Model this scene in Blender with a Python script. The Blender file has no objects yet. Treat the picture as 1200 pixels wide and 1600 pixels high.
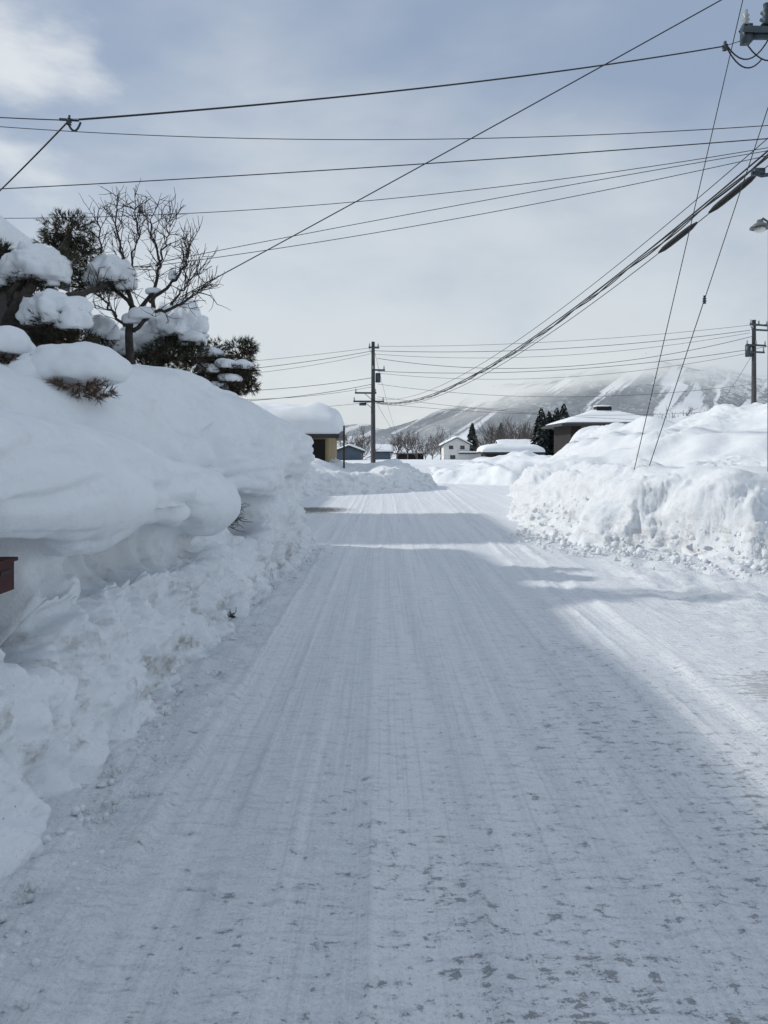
import bpy, math, random
import numpy as np
from mathutils import Vector, Matrix
random.seed(7); rng = np.random.RandomState(11)
scn = bpy.context.scene
COL = scn.collection
EYE = 1.6

def S(a, b, d):
    """surveyed point: a = sideways, b = upwards (both per 1200 of distance), d = distance ahead (m)"""
    return np.array((a*d/1200.0, d, EYE + b*d/1200.0))

# ------------------------------------------------------------------ noise
_perm = rng.permutation(256); _perm = np.concatenate([_perm]*3)
_g = rng.normal(size=(256,3)); _g /= np.linalg.norm(_g,axis=1)[:,None]
_j = rng.rand(256,3)
def _hash(i,j,k):
    return _perm[_perm[_perm[i & 255] + (j & 255)] + (k & 255)]
def perlin(P):
    P = np.asarray(P, float); I = np.floor(P).astype(int); F = P - I
    U = F*F*F*(F*(F*6-15)+10)
    out = 0
    for dx in (0,1):
        wx = U[...,0] if dx else 1-U[...,0]
        for dy in (0,1):
            wy = U[...,1] if dy else 1-U[...,1]
            for dz in (0,1):
                wz = U[...,2] if dz else 1-U[...,2]
                g = _g[_hash(I[...,0]+dx, I[...,1]+dy, I[...,2]+dz)]
                d = F - np.array((dx,dy,dz))
                out = out + wx*wy*wz*(g*d).sum(-1)
    return out
def fbm(P, o=4, gain=0.5):
    P = np.asarray(P,float); s = 0; a = 1.0
    for k in range(o):
        s = s + a*perlin(P*2**k + 17.3*k); a *= gain
    return s
def billow(P, o=4):
    P = np.asarray(P,float); s = 0; a = 1.0
    for k in range(o):
        s = s + a*(np.abs(perlin(P*2**k+9.1*k))*2-0.4); a *= .5
    return s
def worley(P):
    P = np.asarray(P,float); I = np.floor(P).astype(int); best = np.full(P.shape[:-1], 9.0)
    for dx in (-1,0,1):
        for dy in (-1,0,1):
            for dz in (-1,0,1):
                C = I + np.array((dx,dy,dz))
                q = C + _j[_hash(C[...,0],C[...,1],C[...,2])]
                best = np.minimum(best, ((q-P)**2).sum(-1))
    return np.sqrt(best)
def sm(a,b,x):
    t = np.clip((np.asarray(x,float)-a)/(b-a),0,1); return t*t*(3-2*t)

# ------------------------------------------------------------------ objects
def meta(o, label, cat, group=None, kind=None):
    o["label"] = label
    if cat: o["category"] = cat
    if group: o["group"] = group
    if kind: o["kind"] = kind
    return o
def mobj(name, V, F, mat, parent=None, smooth=False, loc=None):
    V = np.asarray(V, float)
    if loc is None: loc = np.zeros(3)
    loc = np.asarray(loc,float)
    me = bpy.data.meshes.new(name)
    me.from_pydata((V-loc).tolist(), [], F if isinstance(F,list) else F.tolist())
    if smooth: me.polygons.foreach_set("use_smooth", [True]*len(me.polygons))
    me.materials.append(mat); me.update()
    o = bpy.data.objects.new(name, me); COL.objects.link(o)
    o.location = loc
    if parent is not None:
        o.parent = parent; o.matrix_parent_inverse = Matrix.Translation(-Vector(parent.location))
    return o
def empty(name, loc):
    o = bpy.data.objects.new(name, None); o.location = Vector(loc); o.empty_display_size = .3
    COL.objects.link(o); return o
def gridfaces(ny, nx):
    a = np.arange(ny*nx).reshape(ny,nx)
    return np.stack([a[:-1,:-1],a[:-1,1:],a[1:,1:],a[1:,:-1]],-1).reshape(-1,4)
def merge(parts):
    V=[];F=[];n=0
    for v,f in parts:
        v=np.asarray(v,float); V.append(v); F += [[i+n for i in q] for q in f]; n += len(v)
    return np.concatenate(V), F
def box(x0,x1,y0,y1,z0,z1):
    V=[(x,y,z) for z in (z0,z1) for y in (y0,y1) for x in (x0,x1)]
    F=[[0,2,3,1],[4,5,7,6],[0,1,5,4],[2,6,7,3],[0,4,6,2],[1,3,7,5]]
    return np.array(V,float),F
def tube(pts, radii, n=6, cap=True):
    pts = np.asarray(pts,float); m=len(pts)
    if np.isscalar(radii): radii=[radii]*m
    T = np.gradient(pts,axis=0); T/= (np.linalg.norm(T,axis=1)[:,None]+1e-9)
    V=[]
    up = np.array((0.13,0.21,0.97)) if abs(T[0][2])<.9 else np.array((1,.1,.05))
    for i in range(m):
        a=np.cross(T[i],up); a/=np.linalg.norm(a)+1e-9; b=np.cross(T[i],a)
        for k in range(n):
            t=2*math.pi*k/n; V.append(pts[i]+radii[i]*(math.cos(t)*a+math.sin(t)*b))
    F=[[i*n+k,i*n+(k+1)%n,(i+1)*n+(k+1)%n,(i+1)*n+k] for i in range(m-1) for k in range(n)]
    if cap: F+= [list(range(n)), [ (m-1)*n+k for k in range(n)][::-1]]
    return np.array(V),F
def lathe(c, prof, n=16):
    V=[];m=len(prof)
    for r,z in prof:
        for k in range(n):
            t=2*math.pi*k/n; V.append((c[0]+r*math.cos(t),c[1]+r*math.sin(t),c[2]+z))
    F=[[i*n+k,i*n+(k+1)%n,(i+1)*n+(k+1)%n,(i+1)*n+k] for i in range(m-1) for k in range(n)]
    return np.array(V),F
def cubesphere(n=14):
    V=[];F=[]
    base=0
    l=np.linspace(-1,1,n)
    for ax in range(3):
        for s in (-1,1):
            for i in range(n):
                for j in range(n):
                    v=[0,0,0]; v[ax]=s; v[(ax+1)%3]=l[i]; v[(ax+2)%3]=l[j]; V.append(v)
            for i in range(n-1):
                for j in range(n-1):
                    a=base+i*n+j; q=[a,a+1,a+n+1,a+n]; F.append(q if s<0 else q[::-1])
            base+=n*n
    V=np.array(V,float)
    key={};idx=[];U=[]
    for v in V:
        k=tuple(np.round(v,5)); 
        if k not in key: key[k]=len(U); U.append(v)
        idx.append(key[k])
    F=[[idx[i] for i in f] for f in F]
    U=np.array(U); U/=np.linalg.norm(U,axis=1)[:,None]
    return U,F
_CS={}
def pillow(c, h, p=2.6, amp=.12, sc=2.0, n=16, flat=-.45, rot=0):
    if n not in _CS: _CS[n]=cubesphere(n)
    U,F=_CS[n]
    r=(np.abs(U)**p).sum(1)**(-1/p)
    V=U*r[:,None]
    h=np.asarray(h,float)
    W=V*h
    W=W*(1+amp*fbm(W*sc+np.asarray(c)*1.7,3)[:,None]*2)
    W[:,2]=np.maximum(W[:,2], flat*h[2]+0.25*h[2]*perlin(W*sc*1.7+3))
    cr,sr=math.cos(rot),math.sin(rot)
    W=np.stack([W[:,0]*cr-W[:,1]*sr, W[:,0]*sr+W[:,1]*cr, W[:,2]],1)
    return W+np.asarray(c), F

# ------------------------------------------------------------------ materials
class NT:
    def __init__(s, mat): s.t=mat.node_tree; s.n=s.t.nodes; s.l=s.t.links
    def new(s,typ,**kw):
        n=s.n.new(typ)
        for k,v in kw.items(): setattr(n,k,v)
        return n
    def put(s,sock,v):
        if isinstance(v, bpy.types.NodeSocket): s.l.new(v,sock)
        elif isinstance(v,(tuple,list)) and len(v)==3 and sock.type=='RGBA': sock.default_value=(*v,1)
        else: sock.default_value=v
    def math(s,op,a,b=0.0,c=None,clamp=False):
        n=s.new('ShaderNodeMath',operation=op,use_clamp=clamp); s.put(n.inputs[0],a); s.put(n.inputs[1],b)
        if c is not None: s.put(n.inputs[2],c)
        return n.outputs[0]
    def mix(s,f,a,b,bt='MIX'):
        n=s.new('ShaderNodeMix',data_type='RGBA',blend_type=bt); s.put(n.inputs[0],f); s.put(n.inputs[6],a); s.put(n.inputs[7],b); return n.outputs[2]
    def noise(s,vec,scale,detail=4,rough=.55,dist=0):
        n=s.new('ShaderNodeTexNoise'); s.put(n.inputs['Vector'],vec); n.inputs['Scale'].default_value=scale
        n.inputs['Detail'].default_value=detail; n.inputs['Roughness'].default_value=rough; n.inputs['Distortion'].default_value=dist
        return n.outputs[0]
    def scale(s,vec,v,off=(0,0,0)):
        n=s.new('ShaderNodeMapping'); s.put(n.inputs['Vector'],vec); n.inputs['Scale'].default_value=v; n.inputs['Location'].default_value=off; return n.outputs[0]
    def mr(s,x,a,b,c=0.,d=1.,smooth=True):
        n=s.new('ShaderNodeMapRange',interpolation_type='SMOOTHSTEP' if smooth else 'LINEAR'); s.put(n.inputs[0],x)
        for i,v in enumerate((a,b,c,d)): s.put(n.inputs[i+1],v)
        return n.outputs[0]
    def pos(s): return s.new('ShaderNodeNewGeometry').outputs['Position']
    def sep(s,v):
        n=s.new('ShaderNodeSeparateXYZ'); s.put(n.inputs[0],v); return n.outputs
    def bump(s,h,strength,dist,normal=None):
        n=s.new('ShaderNodeBump'); s.put(n.inputs['Height'],h); n.inputs['Strength'].default_value=strength; n.inputs['Distance'].default_value=dist
        if normal is not None: s.l.new(normal,n.inputs['Normal'])
        return n.outputs[0]
def newmat(name):
    m=bpy.data.materials.new(name); m.use_nodes=True
    nt=NT(m); b=m.node_tree.nodes['Principled BSDF']; return m,nt,b
def simple(name,col,rough=.7,metal=0,var=.25,scale=6.,bump=.15,bd=.01):
    m,nt,b=newmat(name); p=nt.pos(); n=nt.noise(p,scale,3)
    f=nt.mr(n,.3,.7,1-var,1+var,False)
    c=nt.mix(1.0,col,f,'MULTIPLY'); nt.put(b.inputs['Base Color'],c)
    b.inputs['Roughness'].default_value=rough; b.inputs['Metallic'].default_value=metal
    if bump: nt.put(b.inputs['Normal'],nt.bump(nt.noise(p,scale*4,3),bump,bd))
    return m
def snowmat(name, dirt=.0, fine=.35, base=(.84,.87,.89)):
    m,nt,b=newmat(name); p=nt.pos(); x,y,z=nt.sep(p)
    n1=nt.noise(p,1.7,3); n3=nt.noise(p,60,3,.65); n4=nt.noise(p,22,4,.6)
    c=nt.mix(nt.mr(n1,.3,.7),base,tuple(v*.95 for v in base))
    if dirt:
        low=nt.mr(z,.1,1.15,1,0)
        d1=nt.mr(nt.noise(nt.scale(p,(1,1,2.2)),3.2,5,.68),.48,.66)
        d2=nt.mr(n4,.42,.62)
        f=nt.math('MULTIPLY',nt.math('MULTIPLY',d1,nt.math('ADD',nt.math('MULTIPLY',low,.75),.12)),nt.math('ADD',nt.math('MULTIPLY',d2,.6),.4))
        c=nt.mix(nt.math('MULTIPLY',f,dirt,clamp=True),c,(.45,.44,.42))
        sp=nt.math('MULTIPLY',nt.mr(n3,.66,.76),nt.math('MULTIPLY',low,dirt),clamp=True)
        c=nt.mix(sp,c,(.25,.23,.20))
    nt.put(b.inputs['Base Color'],c); b.inputs['Roughness'].default_value=.75
    b.inputs['Specular IOR Level'].default_value=.2
    h=nt.math('ADD',nt.math('MULTIPLY',n4,.6),nt.math('MULTIPLY',n3,.35))
    nt.put(b.inputs['Normal'],nt.bump(h,fine,.03))
    return m
M={}
M['snow']=snowmat('snow_smooth',0,.15)
M['snow_bank']=snowmat('snow_bank_dirty',1.2,.45)
M['snow_rough']=snowmat('snow_rough',1.0,.6,(.80,.83,.85))
M['snow_far']=snowmat('snow_field',0,.2)

def roadmat():
    m,nt,b=newmat('packed_snow_road'); p=nt.pos(); x,y,z=nt.sep(p)
    long1=nt.noise(nt.scale(p,(4.2,.07,1)),1,4,.55)
    long2=nt.noise(nt.scale(p,(42,.35,1)),1,3,.6)
    trans=nt.noise(nt.scale(p,(5.5,24,1)),1,5,.70,.4)
    trans2=nt.noise(nt.scale(p,(17,42,1),(3,7,0)),1,5,.74,.4)
    fine=nt.noise(p,70,5,.8); med=nt.noise(p,15,5,.74); big=nt.noise(nt.scale(p,(1.0,.5,1)),1,3)
    lf=nt.mr(long1,.42,.58)
    c=nt.mix(nt.math('MULTIPLY',lf,.40),(.86,.88,.90),(.62,.67,.71))
    c=nt.mix(nt.math('MULTIPLY',nt.mr(trans,.50,.64),.48),c,(.50,.55,.59))
    c=nt.mix(nt.math('MULTIPLY',nt.mr(long2,.54,.62),.38),c,(.90,.92,.94))
    c=nt.mix(nt.math('MULTIPLY',nt.mr(long2,.45,.36),.3),c,(.53,.57,.61))
    c=nt.mix(nt.math('MULTIPLY',nt.mr(fine,.50,.64),.55),c,(.91,.93,.95))
    c=nt.mix(nt.math('MULTIPLY',nt.mr(fine,.46,.34),.55),c,(.40,.44,.48))
    c=nt.mix(nt.math('MULTIPLY',nt.mr(med,.53,.64),.22),c,(.44,.48,.52))
    region=nt.math('ADD',nt.mr(x,-.9,1.6,.0,.06),nt.mr(y,2.0,8.0,.055,-.045,False))
    wear=nt.math('ADD',nt.math('ADD',nt.math('MULTIPLY',trans2,.50),nt.math('MULTIPLY',trans,.24)),nt.math('MULTIPLY',big,.24))
    wear=nt.math('ADD',wear,nt.math('ADD',region,nt.math('MULTIPLY',nt.math('SUBTRACT',med,.5),.60)))
    wear=nt.math('ADD',wear,nt.math('MULTIPLY',nt.math('SUBTRACT',fine,.5),.30))
    wf=nt.mr(wear,.618,.71)
    c=nt.mix(nt.math('MULTIPLY',wf,.66),c,(.20,.21,.22))
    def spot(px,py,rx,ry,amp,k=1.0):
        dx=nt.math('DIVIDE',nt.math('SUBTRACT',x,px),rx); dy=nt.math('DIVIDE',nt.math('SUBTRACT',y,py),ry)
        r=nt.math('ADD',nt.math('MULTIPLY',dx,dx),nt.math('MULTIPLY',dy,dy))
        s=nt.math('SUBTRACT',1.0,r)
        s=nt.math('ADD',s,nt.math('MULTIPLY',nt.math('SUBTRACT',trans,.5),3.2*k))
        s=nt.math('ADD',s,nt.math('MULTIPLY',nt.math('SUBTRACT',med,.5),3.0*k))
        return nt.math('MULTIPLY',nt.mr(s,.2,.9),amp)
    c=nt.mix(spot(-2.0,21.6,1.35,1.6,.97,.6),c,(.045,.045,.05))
    c=nt.mix(spot(2.75,5.2,.45,.5,.5),c,(.26,.26,.26))
    nt.put(b.inputs['Base Color'],c)
    nt.put(b.inputs['Roughness'],nt.mr(wf,0,1,.62,.4)); b.inputs['Specular IOR Level'].default_value=.3
    h=nt.math('ADD',nt.math('MULTIPLY',long1,.2),nt.math('MULTIPLY',long2,.35))
    h=nt.math('ADD',h,nt.math('MULTIPLY',trans,.65)); h=nt.math('ADD',h,nt.math('MULTIPLY',trans2,.45))
    h=nt.math('ADD',h,nt.math('MULTIPLY',med,.5)); h=nt.math('ADD',h,nt.math('MULTIPLY',fine,.24))
    h=nt.math('SUBTRACT',h,nt.math('MULTIPLY',wf,.3))
    nt.put(b.inputs['Normal'],nt.bump(h,.85,.03))
    return m
M['road']=roadmat()
M['bark']=simple('dark_bark',(.045,.037,.032),.9,0,.5,14,.5,.02)
M['twig']=simple('twig_bark',(.055,.044,.038),.9,0,.3,20,0)
M['fartwig']=simple('distant_twigs',(.12,.105,.10),.9,0,.3,.5,0)
M['needle']=simple('pine_needles',(.035,.04,.022),.8,0,.6,9,0)
M['needle_dry']=simple('dry_pine_needles',(.10,.062,.038),.85,0,.5,9,0)
M['conifer']=simple('far_conifer',(.022,.032,.030),.9,0,.5,1,0)
M['wire']=simple('cable_black',(.012,.012,.014),.6,0,.1,3,0)
M['sleeve']=simple('sleeve_black_plastic',(.006,.006,.007),.75,0,.1,3,0)
M['steel']=simple('weathered_steel',(.05,.07,.085),.5,.5,.2,8,.05)
M['concrete']=simple('pole_concrete',(.065,.065,.068),.85,0,.2,5,.1)
M['ceramic']=simple('insulator_ceramic',(.30,.32,.33),.3,0,.1,8,0)
M['darkwall']=simple('dark_wood_siding',(.03,.025,.024),.8,0,.3,3,.1)
M['brownwall']=simple('brown_siding',(.018,.014,.013),.9,0,.3,1,.1)
M['ochre']=simple('ochre_wall',(.36,.28,.15),.85,0,.15,2,.1)
M['cream']=simple('cream_wall',(.70,.69,.66),.8,0,.08,1,.0)
M['bluewall']=simple('slate_blue_metal',(.07,.10,.14),.6,0,.15,1,.0)
M['roof']=simple('dark_roof_metal',(.03,.03,.032),.55,.1,.2,2,.05)
M['glass']=simple('dark_window_glass',(.03,.035,.04),.12,0,.1,1,0)
M['frame']=simple('window_frame',(.12,.11,.10),.5,0,.1,1,0)
M['red']=simple('red_painted_metal',(.05,.005,.004),.7,0,.2,5,.05)
M['lamp']=simple('lamp_enamel',(.13,.14,.145),.45,.2,.1,5,0)
M['bulb']=simple('lamp_glass',(.7,.7,.66),.25,0,.05,5,0)

# ------------------------------------------------------------------ ground
def axis(edges):
    out=[]
    for a,b,n in edges: out.append(np.linspace(a,b,n,endpoint=False))
    out.append([edges[-1][1]]); return np.concatenate(out)
xs=axis([(-3500,-300,12),(-300,-40,26),(-40,40,80),(40,300,26),(300,3500,12)])
ys=axis([(-200,0,10),(0,80,100),(80,300,60),(300,3800,30)])
X,Y=np.meshgrid(xs,ys)
Z=-.05+ .95*sm(41,46,Y)-1.3*sm(75,170,Y)-1.0*sm(200,500,Y)
Z+= .25*fbm(np.stack([X*.08,Y*.05,0*X],-1),3)*sm(44,60,Y)
mobj('ground',np.stack([X,Y,Z],-1).reshape(-1,3),gridfaces(len(ys),len(xs)),M['snow_far'],smooth=True)["kind"]="structure"

ys=[.4]
while ys[-1]<41.5: ys.append(ys[-1]+max(.016,.0095*ys[-1]))
ys=np.array(ys)
xs=axis([(-14,-1.8,50),(-1.8,3.2,200),(3.2,7,90),(7,12,25)])
X,Y=np.meshgrid(xs,ys)
Z=.006*perlin(np.stack([X*3.2,Y*.10,0*X],-1))+.004*perlin(np.stack([X*9,Y*.22,0*X+4],-1))
Z+=.014*perlin(np.stack([X*2.8,Y*9,0*X+5],-1))*(.6+perlin(np.stack([X*.8,Y*.5,0*X+2],-1)))
Z+=.009*fbm(np.stack([X*8,Y*8,0*X],-1),3)
for x0,a,wd in ((-.98,.030,.025),(-.62,.022,.018),(-.70,-.012,.05),(1.62,.022,.05),(1.80,.020,.03),(2.15,.022,.06),(2.0,-.014,.07),(-.2,-.009,.08),(.95,-.010,.08),(.35,.014,.02),(1.2,.016,.02),(-.05,.014,.02),(.62,.010,.015),(-.38,.010,.015)):
    xc=x0+.04*perlin(np.stack([0*X,Y*.2,0*X+x0*7],-1))+ (0.02*Y if x0>1.5 else 0)
    Z+=a*np.exp(-((X-xc)/wd)**2)*np.clip(.6+1.5*fbm(np.stack([X*3,Y*1.3,0*X+x0],-1),2),0,2)
edge=sm(-.75,-1.25,X+.18*fbm(np.stack([X*1.5,Y*1.5,0*X+1],-1),2))*sm(14,12,Y)
Z+=edge*(.05+.07*fbm(np.stack([X*4,Y*4,0*X+3],-1),4)+.05*(.5-worley(np.stack([X*7,Y*7,0*X+3],-1))))
rt=sm(2.4,4.2,X+.5*fbm(np.stack([X*.8,Y*.8,0*X+1],-1),2))*sm(15,12,Y)*sm(2,5,Y)
Z+=rt*(.03+.13*fbm(np.stack([X*2.2,Y*2.2,0*X+8],-1),4)+.08*(.45-worley(np.stack([X*5,Y*5,0*X+3],-1))))
mobj('road',np.stack([X,Y,Z+.0],-1).reshape(-1,3),gridfaces(len(ys),len(xs)),M['road'],smooth=True)["kind"]="structure"

def norms(P):
    du=np.gradient(P,axis=0); dv=np.gradient(P,axis=1); n=np.cross(du,dv); n/=np.linalg.norm(n,axis=-1)[...,None]+1e-9; return n
# ------------------------------------------------------------------ left snow bank (swept section)
ST={
0.2:[(-1.22,-.08),(-1.40,.12),(-1.56,.5),(-1.72,.92),(-1.84,1.08),(-1.62,1.40),(-1.80,1.74),(-2.2,1.86),(-2.8,1.55),(-3.6,2.25),(-6.2,2.3)],
3.4:[(-1.24,-.08),(-1.42,.12),(-1.56,.5),(-1.74,.90),(-1.88,1.07),(-1.60,1.40),(-1.78,1.74),(-2.2,1.88),(-2.8,1.55),(-3.6,2.25),(-6.2,2.4)],
5.2:[(-1.24,-.08),(-1.40,.10),(-1.52,.4),(-1.68,.74),(-1.80,.90),(-1.50,1.24),(-1.66,1.60),(-2.05,1.76),(-2.5,1.45),(-3.2,2.25),(-6.2,2.5)],
7.0:[(-1.24,-.08),(-1.38,.10),(-1.47,.35),(-1.60,.64),(-1.72,.80),(-1.42,1.08),(-1.54,1.36),(-1.85,1.48),(-2.2,1.38),(-2.85,2.36),(-6.2,2.6)],
8.0:[(-1.24,-.08),(-1.36,.10),(-1.46,.3),(-1.62,.66),(-1.74,.88),(-1.74,1.10),(-1.84,1.36),(-2.0,1.66),(-2.25,2.12),(-2.75,2.56),(-6.2,2.7)],
9.0:[(-1.22,-.08),(-1.34,.10),(-1.42,.3),(-1.56,.68),(-1.66,.92),(-1.46,1.25),(-1.52,1.62),(-1.78,2.02),(-2.1,2.32),(-2.65,2.60),(-6.2,2.75)],
10.5:[(-1.14,-.08),(-1.26,.10),(-1.32,.3),(-1.44,.68),(-1.48,.95),(-1.32,1.35),(-1.40,1.80),(-1.66,2.12),(-2.05,2.36),(-2.6,2.50),(-6.2,2.7)],
12.0:[(-1.04,-.08),(-1.14,.10),(-1.20,.3),(-1.30,.68),(-1.34,1.0),(-1.25,1.4),(-1.34,1.84),(-1.58,2.12),(-1.95,2.28),(-2.5,2.38),(-6.2,2.5)],
13.8:[(-1.06,-.08),(-1.16,.10),(-1.22,.3),(-1.30,.68),(-1.32,1.0),(-1.32,1.35),(-1.42,1.65),(-1.7,1.85),(-2.0,2.0),(-2.6,2.1),(-6.2,2.3)]}
yk=sorted(ST); K=11
A=np.array([ST[y] for y in yk])
rows=axis([(.3,2.4,80),(2.4,8,380),(8,13.8,250)])
ctrl=np.stack([[np.interp(rows,yk,A[:,k,c]) for k in range(K)] for c in (0,1)],0).transpose(2,1,0)
ker=np.ones(31)/31
for k in range(K):
    for c in range(2):
        v=np.pad(ctrl[:,k,c],15,mode='edge'); ctrl[:,k,c]=np.convolve(v,ker,'valid')
t=axis([(0,6.0,240),(6.0,9.0,100),(9.0,10.0,50)]); t[-1]=9.9999
i=np.floor(t).astype(int); f=t-i
def cp(i): return ctrl[:,np.clip(i,0,K-1),:]
f_=f[None,:,None]; p0,p1,p2,p3=cp(i-1),cp(i),cp(i+1),cp(i+2)
C=.5*((2*p1)+(-p0+p2)*f_+(2*p0-5*p1+4*p2-p3)*f_**2+(-p0+3*p1-3*p2+p3)*f_**3)
P=np.stack([C[...,0],np.repeat(rows[:,None],len(t),1),C[...,1]],-1)
e=np.clip((P[...,1]-12.35)/1.25,0,1); fac=np.sqrt(np.clip(1-e**2.2,0,1))
P[...,2]=(P[...,2]+.12)*fac-.12; P[...,0]-= .55*(1-fac)*(1-P[...,2]*.1)
N=norms(P)
if N[200,260,2]<0: N=-N
T=np.repeat(t[None,:],len(rows),0)
W3=P+.12*np.stack([fbm(P*2+k*7,2) for k in (1,2,3)],-1)
near=sm(9.5,7.5,P[...,1])
rough=sm(4.3,3.5,T+1.5*fbm(P*np.array((1.2,1.0,1.2))+4,2))
rough=np.maximum(rough,(1-near)*.6*sm(6.4,5.2,T+1.5*fbm(P*1.3+14,2)))
cut=1-.45*sm(-.05,.3,fbm(P*np.array((1,.8,1.2))+61,2))*sm(2.8,3.6,P[...,1])
D=.22*perlin(P*np.array((.9,.85,1.3))+2.2)*sm(0,1.5,T)*(1-.5*sm(5.2,6.8,T))+.12*fbm(P*2.0+5,2)*(1-.75*sm(5.2,6.6,T))*(1-.4*near*sm(4,4.6,T))
D+=rough*cut*sm(0,.8,T)*(.11*billow(W3*2.4,4)+.12*(.45-worley(W3*3.6))+.06*(.45-worley(W3*8.5))+.04*fbm(P*17,3))
D+=(1-rough)*(.012*fbm(P*5,3)+.008*fbm(P*15,2)*sm(6.0,4.5,T))
face=sm(3.8,4.6,T)*sm(6.8,5.7,T)
rd=1-np.abs(fbm(W3*np.array((1.1,.9,1.7))+7,2))*5.0
D-=face*(.14+.06*(1-near))*np.clip(rd,0,1)**1.5*sm(-.2,.2,perlin(P*.6+9)+.08)
st=P[...,2]*5.0+1.2*fbm(W3*.8+23,2); st=st-np.floor(st)
D+=face*.04*(sm(0,.2,st)*sm(1,.6,st)-.5)*sm(-.15,.2,perlin(P*.8+51)+.05)
zl=np.interp(P[...,1],[0,3.4,5.2,7,7.7,14],[1.10,1.08,.90,.78,.78,.80])+.12*fbm(P*np.array((0,1.3,0))+3,2)
D-=.28*np.exp(-((P[...,2]-zl)/.075)**2)*(T<5.2)*(.35+.9*sm(-.2,.25,perlin(P*np.array((.2,.9,.2))+19)))*sm(8.2,7.6,P[...,1])
def dent(y0,z0,sy,sz,a,tmax=7.2):
    global D
    D=D-a*np.exp(-(np.abs((P[...,1]-y0)/sy)**2.6)-np.abs((P[...,2]-z0)/sz)**2.6)*(T<tmax)
dent(3.80,.95,.26,.16,.46); dent(3.80,.80,.22,.15,.60); dent(4.25,.80,.35,.06,.13)
dent(4.9,.90,.30,.09,.15); dent(5.6,.84,.22,.06,.14)
dent(8.0,1.15,.20,.40,.26); dent(9.15,.86,.55,.16,.80); dent(8.55,1.65,.12,.3,.18)
dent(9.8,1.70,.12,.22,.18); dent(6.0,.2,.08,.06,.08); dent(10.9,1.2,.2,.2,.14); dent(7.15,.12,.14,.09,.18); dent(11.3,.55,.3,.1,.12)
dent(8.15,1.95,.30,.14,.18,8.5)
for (yy,zz,sy_,sz_,a_) in ((7.35,1.15,.42,.2,.12),(11.9,1.6,.55,.3,.14),(9.35,1.45,.4,.22,.14),(10.4,1.95,.3,.15,.10),(4.4,1.3,.6,.18,.06),(5.9,1.1,.4,.16,.07)):
    D+=a_*np.exp(-((P[...,1]-yy)/sy_)**2-((P[...,2]-zz)/sz_)**2)*(T<7.5)
Q=P+N*D[...,None]
lb=mobj('snow_bank',Q.reshape(-1,3),gridfaces(len(rows),len(t)),M['snow_bank'],smooth=True,loc=(-2.5,7,0))
meta(lb,"tall ploughed snow bank with rounded overhanging cornice beside road","snow bank","ploughed snow banks")

# ------------------------------------------------------------------ polygon heightfield banks
def polysd(X,Y,poly):
    d=np.full(X.shape,1e9); ins=np.zeros(X.shape,bool); n=len(poly)
    for a in range(n):
        x0,y0=poly[a]; x1,y1=poly[(a+1)%n]
        ex,ey=x1-x0,y1-y0; wx,wy=X-x0,Y-y0
        tt=np.clip((wx*ex+wy*ey)/(ex*ex+ey*ey),0,1)
        d=np.minimum(d,np.hypot(wx-ex*tt,wy-ey*tt))
        c=((y0<=Y)&(y1>Y))|((y1<=Y)&(y0>Y))
        with np.errstate(divide='ignore',invalid='ignore'):
            xi=x0+(Y-y0)*ex/(ey if ey!=0 else 1e-9)
        ins^= c&(X<xi)
    return np.where(ins,d,-d)
def bank(name,label,xs,ys,poly,H,wall,mat,rough=1.,base=0,group="ploughed snow banks",seed=0,top=.5,hn=.2):
    X,Y=np.meshgrid(xs,ys); O=np.stack([X,Y,0*X+seed],-1)
    sd=polysd(X,Y,poly)+ .7*rough*fbm(O*.55,2)+.12*rough*fbm(O*2.0+5,2)
    wl=(wall(X,Y) if callable(wall) else wall+0*X)*(1+.6*rough*fbm(O*.7+31,2))
    h=H(X,Y)*(1+hn*fbm(O*.7+9,2)*rough); tt=np.clip(sd/wl,0,1)
    prof=.20*np.clip(sd/(wl*.5),0,1)+.58*sm(.12,.9,tt)+.22*sm(.5,2.6,sd/wl)
    Z=h*prof
    Z=np.where(sd<0,np.maximum(sd,-.4)*.5,Z)-.10
    V=np.stack([X,Y,Z],-1); Nn=norms(V)
    if Nn[len(ys)//2,len(xs)//2,2]<0: Nn=-Nn
    Sx=np.array((1,1,1.7)); V3=V*Sx+np.array((0,0,seed)); Wp=V3+.35*np.stack([fbm(V3*1.2+k*7,3) for k in (1,2,3)],-1)
    side=sm(-.15,.15,sd)*(1-sm(.7,1.5,sd/wl)); msk=np.maximum(side,top*sm(-.1,.3,sd)*sm(-.12,.30,fbm(O*.35+5,2)+.02))
    flat=1-.5*side*sm(0,.3,fbm(O*.5+77,2)+.10)
    Dn=rough*msk*flat*(.13*billow(Wp*1.1+2,5)+.11*(.48-worley(Wp*1.6))+.11*(.45-worley(Wp*3.6))+.07*(.45-worley(Wp*8))+.045*fbm(V3*14,3))
    Dn+=sm(0,1,sd)*(.25*fbm(O*.6+6,2)+.015*fbm(O*4,2))
    V=V+Nn*Dn[...,None]
    V[...,2]+=base
    F=gridfaces(len(ys),len(xs))
    keep=(sd.reshape(-1)[F]>-.35).any(1)
    F=F[keep]; used=np.unique(F); mp=-np.ones(V.shape[0]*V.shape[1],int); mp[used]=np.arange(len(used))
    cx=float(np.mean([p[0] for p in poly])); cy=float(np.mean([p[1] for p in poly]))
    o=mobj(name,V.reshape(-1,3)[used],mp[F],mat,smooth=True,loc=(cx,cy,base))
    return meta(o,label,"snow bank",group)
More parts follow.
